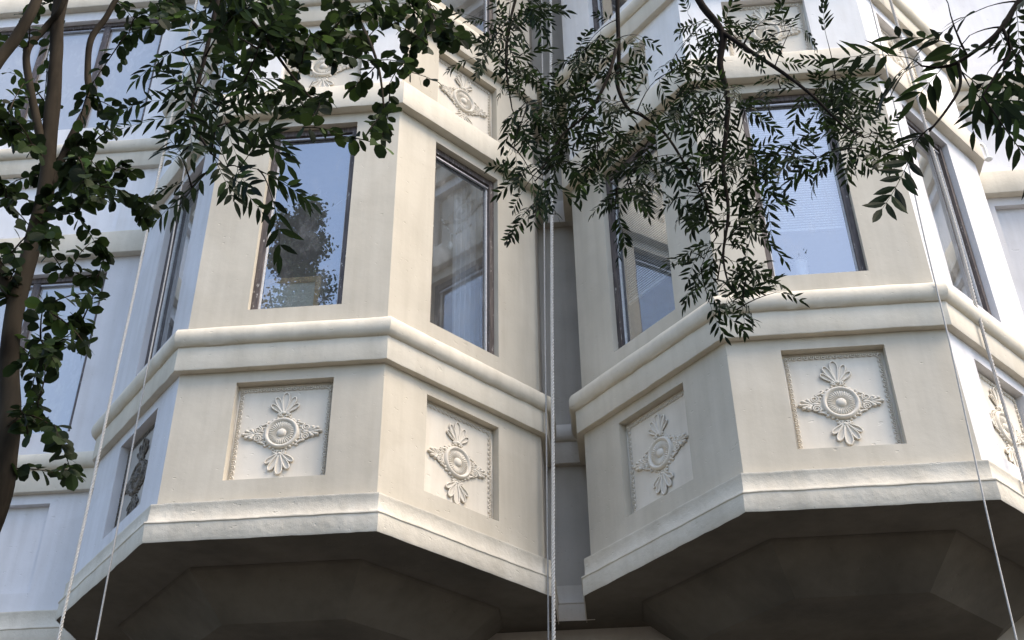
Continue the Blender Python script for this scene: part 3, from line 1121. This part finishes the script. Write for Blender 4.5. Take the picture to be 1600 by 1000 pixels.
def round_leaf_mesh(name, seed, mat):
    rnd = random.Random(seed)
    mb = MB()
    mb.tube([Vector((0, 0, 0)), Vector((0.1, 0, 0))], [0.02, 0.016], 3)
    leaf_shape(mb, Vector((0.08, 0, 0)), Vector((1, 0, -0.05)).normalized(), Vector((0, rnd.uniform(-0.1, 0.1), 1)), 0.92, rnd.uniform(0.55, 0.78), rnd.uniform(-0.15, 0.4), rnd.uniform(0.0, 0.6), 5, False)
    return mb.mesh(name, mat)


def joined(name, items, mat, parent, inv):
    """many blades in one part"""
    vs, fs, n = [], [], 0
    cache = {}
    for me, mw in items:
        if me.name not in cache:
            a = np.empty(len(me.vertices) * 3)
            me.vertices.foreach_get('co', a)
            cache[me.name] = (a.reshape(-1, 3), [tuple(p.vertices) for p in me.polygons])
        co, ff = cache[me.name]
        A = np.array(mw)
        vs.append(co @ A[:3, :3].T + A[:3, 3])
        fs += [tuple(i + n for i in f) for f in ff]
        n += len(co)
    me = bpy.data.meshes.new(name)
    me.from_pydata(np.concatenate(vs).tolist(), [], fs)
    me.materials.append(mat)
    o = bpy.data.objects.new(name, me)
    COL.objects.link(o)
    o.parent = parent
    o.matrix_parent_inverse = inv
    o['kind'] = 'stuff'
    return o


def in_frame(p):
    v = p - CAM_POS
    d = v.dot(FWD)
    if d < 0.3:
        return False, d
    x = 800 + FPX * v.dot(RIGHT) / d
    y = 500 - FPX * v.dot(UPV) / d
    return (-10 < x < 1610 and -10 < y < 1010), d


def smooth_path(pts, n=5):
    P = [Vector(p) for p in pts]
    out = []
    for i in range(len(P) - 1):
        p0, p1, p2, p3 = P[max(0, i - 1)], P[i], P[i + 1], P[min(len(P) - 1, i + 2)]
        for k in range(n):
            t = k / n
            out.append(0.5 * ((2 * p1) + (p2 - p0) * t + (2 * p0 - 5 * p1 + 4 * p2 - p3) * t * t + (3 * p1 - p0 - 3 * p2 + p3) * t ** 3))
    out.append(P[-1])
    return out


class Tree:
    def __init__(self, name, base, label, bark, leafmats, leafmat, seed, group=None):
        self.root = empty(name, base)
        tag(self.root, label, 'tree', group)
        self.inv = Matrix.Translation(Vector(base)).inverted()
        self.bark, self.lm, self.templates = bark, leafmat, leafmats
        self.rnd = random.Random(seed)
        self.skel = []
        self.twigs = MB()
        self.leaves = []

    def wood(self, name, pts, r0, r1, seg=10, lump=0.0, n=6):
        sp = smooth_path(pts, n)
        N = len(sp)
        rad = [r0 + (r1 - r0) * i / (N - 1) for i in range(N)]
        if lump:
            rad = [r * (1 + lump * noise.noise(sp[i] * 6)) for i, r in enumerate(rad)]
            sp = [p + Vector((noise.noise(p * 4), noise.noise(p * 4 + Vector((5, 5, 5))), 0)) * r0 * lump for p in sp]
        mb = MB()
        mb.tube(sp, rad, seg)
        o = bpy.data.objects.new(name, mb.mesh(name, self.bark, True))
        COL.objects.link(o)
        o.parent = self.root
        o.matrix_parent_inverse = self.inv
        self.skel += sp[::2]
        return sp

    def grow(self, targets, leafsize, per, mode, r=0.0022):
        rnd = self.rnd
        todo = list(targets)
        SK = np.array([tuple(p) for p in self.skel])
        while todo:
            T = np.array([tuple(p) for p in todo])
            # nearest first
            best = None
            D = ((T[:, None, :] - SK[None, :, :]) ** 2).sum(2)
            i, j = np.unravel_index(D.argmin(), D.shape)
            tgt, src = todo.pop(i), Vector(SK[j])
            L = (tgt - src).length
            if L < 0.02:
                tgt = src + Vector((rnd.uniform(-1, 1), rnd.uniform(-1, 1), -0.5)) * 0.06
                L = 0.08
            k = max(4, int(L / 0.045))
            ctrl = src.lerp(tgt, 0.5) + Vector((rnd.uniform(-0.1, 0.1), rnd.uniform(-0.1, 0.1), 0.16)) * L
            pts = []
            for s in range(k + 1):
                t = s / k
                pts.append(src * (1 - t) ** 2 + ctrl * 2 * t * (1 - t) + tgt * t * t)
            self.twigs.tube(pts, [r * 1.6 - r * 1.0 * s / k for s in range(k + 1)], 4)
            SK = np.concatenate([SK, np.array([tuple(p) for p in pts[1:]])])
            # leaves along the outer end
            reach = min(0.85, 0.30 / L) if mode == 'frond' else min(0.95, 0.34 / L)
            for q in range(per):
                t = 1 - reach * (q / max(1, per - 1))
                s = min(k - 1, int(t * k))
                base = pts[s].lerp(pts[s + 1], min(1.0, t * k - s))
                tw = (pts[s + 1] - pts[s]).normalized()
                lat = tw.cross(Vector((rnd.gauss(0, .5), rnd.gauss(0, .5), 1))).normalized() * (1 if q % 2 else -1)
                if q == 0:
                    ax = tw + Vector((rnd.gauss(0, .2), rnd.gauss(0, .2), -0.2))
                else:
                    ax = tw * rnd.uniform(0.25, 0.8) + lat * rnd.uniform(0.6, 1.0) + Vector((0, 0, rnd.uniform(-0.7, 0.1)))
                ax.normalize()
                up = Vector((rnd.gauss(0, .35), rnd.gauss(0, .35), 1)) if mode == 'frond' else Vector((rnd.gauss(0, .6), rnd.gauss(0, .6) - 0.25, 0.8))
                side = up.cross(ax)
                if side.length < 1e-3:
                    continue
                side.normalize()
                nn = ax.cross(side)
                s_ = leafsize * rnd.uniform(0.75, 1.2)
                mw = Matrix((ax * s_, side * s_, nn * s_)).transposed().to_4x4()
                mw.translation = base
                self.leaves.append((rnd.choice(self.templates), mw))
        self.skel = [Vector(p) for p in SK]

    def finish(self, leafname='leaf', cap=300):
        o = bpy.data.objects.new('twigs', self.twigs.mesh('twigs', self.bark, True))
        COL.objects.link(o)
        o.parent = self.root
        o.matrix_parent_inverse = self.inv
        o['kind'] = 'stuff'
        sc = []
        for me, mw in self.leaves:
            c = mw @ Vector((0.5, 0, 0))
            ok, d = in_frame(c)
            sc.append((mw.to_scale().x / d if ok else -1))
        order = sorted(range(len(sc)), key=lambda i: -sc[i])
        single = [i for i in order[:cap] if sc[i] > 0]
        ss = set(single)
        for i in single:
            me, mw = self.leaves[i]
            lo = bpy.data.objects.new(leafname, me)
            COL.objects.link(lo)
            lo.parent = self.root
            lo.matrix_parent_inverse = self.inv
            lo.matrix_basis = mw
        rest = [self.leaves[i] for i in range(len(sc)) if i not in ss]
        if rest:
            joined('foliage', rest, self.lm, self.root, self.inv)


def spots(rnd, ellipses, Y, dy, k=1.0):
    out = []
    for cx, cy, rx, ry, n in ellipses:
        for _ in range(max(1, int(n * k + rnd.random()))):
            a, q = rnd.uniform(0, 2 * math.pi), math.sqrt(rnd.random())
            out.append(at(cx + rx * q * math.cos(a), cy + ry * q * math.sin(a), Y + rnd.uniform(-dy, dy)))
    return out


# --- crape myrtle at the left
YM = -2.6
TP = [(95, 0), (88, 100), (79, 200), (72, 290), (50, 380), (24, 480), (14, 560), (16, 640), (10, 710), (-4, 790)]
tpts = [at(x, y, YM) for x, y in TP][::-1]
low = tpts[0]
base = Vector((low.x + 0.10, YM, GROUND))
leafA = [round_leaf_mesh('leaf_blade', s, M['leaf_m']) for s in range(8)]
myr = Tree('crape_myrtle', base, 'crape myrtle with smooth brown trunk and rounded leaves at the left edge', M['bark_m'], leafA, M['leaf_m'], 11)
top = at(95, 0, YM)
myr.wood('trunk', [base, base + Vector((-0.03, 0, 1.2)), low + Vector((-0.01, 0, -0.9)), low + Vector((-0.05, 0, -0.35))] + tpts + [top + Vector((0.05, 0.02, 0.5)), top + Vector((0.0, 0.1, 1.1))], 0.041, 0.027, 12, 0.16)
myr.wood('limb', [at(72, 270, YM), at(60, 200, YM - 0.03), at(46, 130, YM - 0.05), at(43, 78, YM - 0.05), at(72, 42, YM - 0.03), at(100, 0, YM - 0.05), at(130, -120, YM)], 0.020, 0.012, 8, 0.1)
myr.wood('limb', [at(78, 290, YM), at(112, 215, YM + 0.05), at(139, 160, YM + 0.1), at(137, 115, YM + 0.1), at(142, 62, YM + 0.1), at(165, 28, YM + 0.1), at(195, -20, YM + 0.1), at(280, -120, YM + 0.1), at(420, -190, YM + 0.2), at(600, -190, YM + 0.1)], 0.018, 0.010, 8, 0.1)
myr.wood('limb', [at(-60, 330, YM - 0.4), at(-45, 170, YM - 0.4), at(-5, 98, YM - 0.4), at(28, 55, YM - 0.4), at(58, 0, YM - 0.4), at(90, -100, YM - 0.4)], 0.026, 0.020, 9, 0.1)
myr.wood('limb', [at(28, 470, YM), at(-30, 380, YM - 0.1), at(-60, 330, YM - 0.4)], 0.032, 0.026, 9, 0.08)
myr.wood('limb', [at(280, -120, YM + 0.1), at(330, -40, YM), at(400, 40, YM - 0.1), at(450, 110, YM - 0.15), at(500, 170, YM - 0.15)], 0.012, 0.004, 6)
myr.wood('limb', [at(420, -190, YM + 0.2), at(500, -60, YM), at(560, 30, YM), at(590, 100, YM - 0.1), at(600, 170, YM - 0.1)], 0.012, 0.004, 6)
myr.wood('limb', [at(600, -190, YM + 0.1), at(640, -60, YM), at(680, 30, YM), at(700, 80, YM)], 0.010, 0.004, 6)
EL = [(25, 200, 40, 90, 12), (25, 60, 40, 55, 5), (60, 260, 70, 60, 14), (150, 240, 70, 50, 12), (200, 300, 40, 35, 6), (225, 320, 15, 30, 3), (120, 300, 40, 40, 6),
      (75, 340, 25, 50, 5), (80, 420, 25, 60, 6), (150, 410, 35, 35, 5), (165, 470, 25, 30, 4), (150, 530, 20, 25, 3), (115, 505, 14, 12, 2), (70, 500, 25, 40, 4),
      (45, 580, 30, 40, 5), (70, 570, 30, 25, 3), (45, 660, 28, 40, 5), (90, 685, 30, 22, 3), (75, 735, 40, 18, 3), (130, 750, 16, 12, 1), (20, 420, 25, 60, 5), (10, 330, 20, 60, 5),
      (170, 120, 30, 40, 2), (60, 120, 40, 40, 3), (160, 190, 40, 25, 4), (215, 30, 40, 30, 4),
      (300, 20, 70, 35, 15), (400, 25, 70, 45, 16), (500, 30, 60, 40, 13), (590, 20, 60, 30, 12), (660, 35, 40, 35, 9), (710, 85, 22, 35, 5),
      (410, 90, 50, 45, 10), (480, 95, 50, 40, 8), (560, 80, 50, 30, 8), (500, 155, 40, 35, 7), (520, 215, 18, 22, 2), (600, 190, 26, 25, 5), (605, 225, 18, 18, 3), (575, 130, 35, 25, 4),
      (650, 110, 40, 25, 5), (690, 60, 30, 30, 5), (430, 160, 30, 30, 4), (340, 90, 50, 50, 8), (460, 190, 16, 18, 2)]
myr.grow(spots(myr.rnd, EL, YM - 0.05, 0.45, 0.74), 0.058, 10, 'leaf')
myr.finish()

# --- pinnate-leaved tree whose boughs hang in from above
frA = [frond_mesh('compound_leaf', s, M['leaf_p'], pairs=random.Random(s).choice((4, 5, 5, 6))) for s in range(6)]
pb = Vector((2.6, -7.2, GROUND))
pis = Tree('pistache_tree', pb, 'tree with narrow paired leaflets whose dark boughs hang in from the top', M['bark_p'], frA, M['leaf_p'], 23)
YP = -2.2
crotch = Vector((2.3, -6.9, 3.4))
pis.wood('trunk', [pb, pb + Vector((-0.05, 0.05, 1.5)), pb + Vector((-0.15, 0.1, 3.2)), crotch, crotch + Vector((-0.1, 0.1, 1.2))], 0.16, 0.10, 12, 0.1)
hub = crotch + Vector((-0.1, 0.1, 1.2))
ab = at(1090, -190, YP)
pis.wood('limb', [hub, hub + Vector((-0.5, 1.5, 0.9)), ab + Vector((0.35, -1.4, 0.55)), ab], 0.08, 0.030, 9, 0.08)
pis.wood('limb', [ab, at(1070, -70, YP), at(1092, 0, YP), at(1128, 50, YP), at(1125, 100, YP), at(1137, 150, YP), at(1135, 200, YP), at(1130, 260, YP), at(1138, 330, YP - 0.05), at(1130, 400, YP - 0.05), at(1140, 450, YP - 0.1)], 0.022, 0.003, 8)
pis.wood('limb', [at(1128, 50, YP), at(1180, 85, YP - 0.1), at(1225, 115, YP - 0.15), at(1270, 150, YP - 0.2), at(1310, 190, YP - 0.2), at(1350, 215, YP - 0.2)], 0.011, 0.003, 8)
pis.wood('limb', [ab, at(1010, -150, YP + 0.1), at(970, -70, YP + 0.1), at(965, 0, YP + 0.1), at(967, 90, YP + 0.1), at(964, 130, YP + 0.1), at(980, 168, YP + 0.1), at(1005, 182, YP + 0.1), at(1040, 210, YP + 0.05), at(1075, 265, YP), at(1100, 310, YP), at(1120, 370, YP)], 0.014, 0.003, 8)
pis.wood('limb', [at(966, 60, YP + 0.1), at(950, 120, YP), at(920, 175, YP), at(880, 210, YP), at(850, 260, YP)], 0.010, 0.003, 6)
pis.wood('limb', [at(1010, -150, YP + 0.1), at(900, -120, YP), at(830, -60, YP), at(800, 20, YP), at(790, 90, YP), at(800, 170, YP)], 0.014, 0.003, 6)
EL = [(760, 40, 50, 45, 6), (840, 40, 60, 45, 9), (920, 50, 50, 50, 8), (800, 120, 50, 45, 6), (880, 120, 60, 50, 9), (950, 130, 40, 50, 6), (850, 190, 50, 40, 7), (920, 190, 50, 40, 7), (970, 190, 30, 30, 4), (1010, 130, 25, 30, 2),
      (800, 215, 25, 25, 3), (820, 270, 30, 30, 4), (840, 320, 22, 30, 3), (810, 345, 15, 15, 1), (870, 260, 30, 35, 5), (920, 250, 30, 25, 3), (730, 85, 25, 30, 2),
      (1010, 50, 25, 20, 1), (1090, 50, 30, 40, 4), (1060, 110, 30, 30, 3), (1100, 130, 40, 40, 5), (1150, 60, 40, 40, 4), (1200, 60, 40, 35, 4), (1260, 50, 35, 35, 3), (1230, 120, 35, 25, 3), (1300, 60, 20, 25, 1),
      (1180, 150, 40, 35, 5), (1080, 190, 45, 40, 7), (1150, 210, 45, 45, 7), (1100, 260, 50, 45, 9), (1170, 280, 40, 40, 7), (1040, 250, 30, 25, 3), (1090, 330, 45, 35, 7), (1160, 350, 40, 40, 6), (1200, 330, 20, 25, 2), (1130, 400, 50, 35, 6), (1180, 410, 25, 30, 3), (1135, 455, 45, 25, 5), (1200, 450, 20, 15, 1), (1135, 490, 18, 14, 2),
      (990, 250, 30, 25, 4), (960, 290, 25, 18, 2), (955, 350, 12, 30, 2), (1000, 300, 30, 20, 2),
      (1290, 180, 40, 35, 6), (1340, 180, 30, 35, 6), (1350, 225, 30, 22, 4), (1310, 130, 35, 25, 4), (1370, 210, 18, 22, 2), (1275, 250, 20, 30, 2), (1240, 220, 20, 25, 2)]
pis.grow(spots(pis.rnd, EL, YP, 0.40, 0.80), 0.138, 3, 'frond', 0.0020)
# the nearer spray at the top right
YN = -4.2
pis.wood('limb', [hub + Vector((-0.2, 0.6, 0.4)), Vector((1.75, -4.9, 4.2)), at(1690, -130, YN)], 0.05, 0.010, 8)
pis.wood('limb', [at(1690, -130, YN), at(1640, -60, YN), at(1592, 2, YN), at(1566, 42, YN), at(1542, 66, YN), at(1497, 97, YN), at(1469, 105, YN), at(1440, 103, YN)], 0.008, 0.002, 8)
pis.wood('limb', [at(1497, 97, YN), at(1500, 135, YN), at(1478, 173, YN), at(1452, 205, YN)], 0.004, 0.002, 6)
pis.wood('limb', [at(1566, 42, YN), at(1578, 80, YN), at(1560, 110, YN), at(1535, 150, YN)], 0.004, 0.002, 6)
EL = [(1430, 95, 14, 10, 1), (1505, 40, 25, 20, 3), (1470, 5, 30, 10, 2), (1535, 5, 25, 12, 2), (1580, 10, 20, 15, 2), (1455, 210, 14, 10, 2), (1530, 140, 20, 14, 2), (1560, 105, 22, 18, 2), (1590, 95, 14, 14, 1), (1600, 225, 8, 18, 1), (1595, 60, 14, 24, 2)]
pis.grow(spots(pis.rnd, EL, YN, 0.10, 0.35), 0.150, 2, 'frond', 0.0016)
# the nearer spray at the upper left
YB = -3.8
pis.wood('limb', [hub + Vector((-0.4, 0.2, 0.6)), Vector((0.6, -5.4, 5.2)), Vector((-0.6, -4.6, 4.6)), at(370, -140, YB)], 0.06, 0.012, 8)
pis.wood('limb', [at(370, -140, YB), at(340, 0, YB), at(320, 90, YB), at(300, 180, YB), at(330, 240, YB)], 0.009, 0.003, 8)
EL = [(300, 110, 40, 50, 6), (350, 60, 40, 40, 5), (350, 130, 40, 40, 6), (300, 190, 50, 40, 7), (360, 200, 40, 40, 6), (290, 240, 40, 30, 5), (350, 255, 40, 25, 5), (395, 260, 25, 25, 3), (310, 275, 25, 20, 2), (250, 160, 20, 25, 2), (410, 290, 12, 10, 1), (400, 60, 40, 40, 3)]
pis.grow(spots(pis.rnd, EL, YB, 0.25, 0.4), 0.15, 2, 'frond', 0.0018)
pis.finish()

# --- tall tree across the road, seen as a reflection in the left bay's front window
def far_tree(base, H, label, seed):
    rnd = random.Random(seed)
    lf = [round_leaf_mesh('street_leaf', 50 + s, M['leaf_t']) for s in range(3)]
    t = Tree('street_tree', base, label, M['bark_t'], lf, M['leaf_t'], seed)
    B = Vector(base)
    t.wood('trunk', [B, B + Vector((0.1, 0.1, H * 0.35)), B + Vector((-0.1, 0.1, H * 0.7)), B + Vector((0, 0, H * 0.985))], 0.26, 0.01, 10, 0.05)
    for k in range(120):
        f = rnd.uniform(0.30, 0.985)
        L = (1 - f) * H * 0.24 + 0.40
        a = rnd.uniform(0, 6.283)
        s = B + Vector((0, 0.1, H * f))
        e = s + Vector((math.cos(a) * L * 0.75, math.sin(a) * L * 0.75, L * 0.75))
        mid = s.lerp(e, 0.5) + Vector((0, 0, -0.12 * L))
        pts = smooth_path([s, mid, e], 4)
        t.twigs.tube(pts, [0.05 * (1 - f) + 0.02 - 0.015 * i / (len(pts) - 1) for i in range(len(pts))], 5)
        for q in range(int(190 + 330 * (1 - f))):
            u_ = rnd.random() ** 0.6
            p = pts[0].lerp(pts[-1], u_) + Vector((rnd.gauss(0, 1), rnd.gauss(0, 1), rnd.gauss(0, 0.8))) * (0.12 + 0.22 * (1 - f))
            ax = Vector((rnd.gauss(0, 1), rnd.gauss(0, 1), rnd.gauss(0, 1))).normalized()
            up = Vector((rnd.gauss(0, 1), rnd.gauss(0, 1), 1))
            side = up.cross(ax).normalized()
            nn = ax.cross(side)
            s_ = rnd.uniform(0.06, 0.12)
            mw = Matrix((ax * s_, side * s_, nn * s_)).transposed().to_4x4()
            mw.translation = p
            t.leaves.append((rnd.choice(lf), mw))
    t.finish(cap=0)


far_tree((-6.80, -15.5, GROUND), 21.0, 'tall dark tree mirrored in the left bay front window', 3)
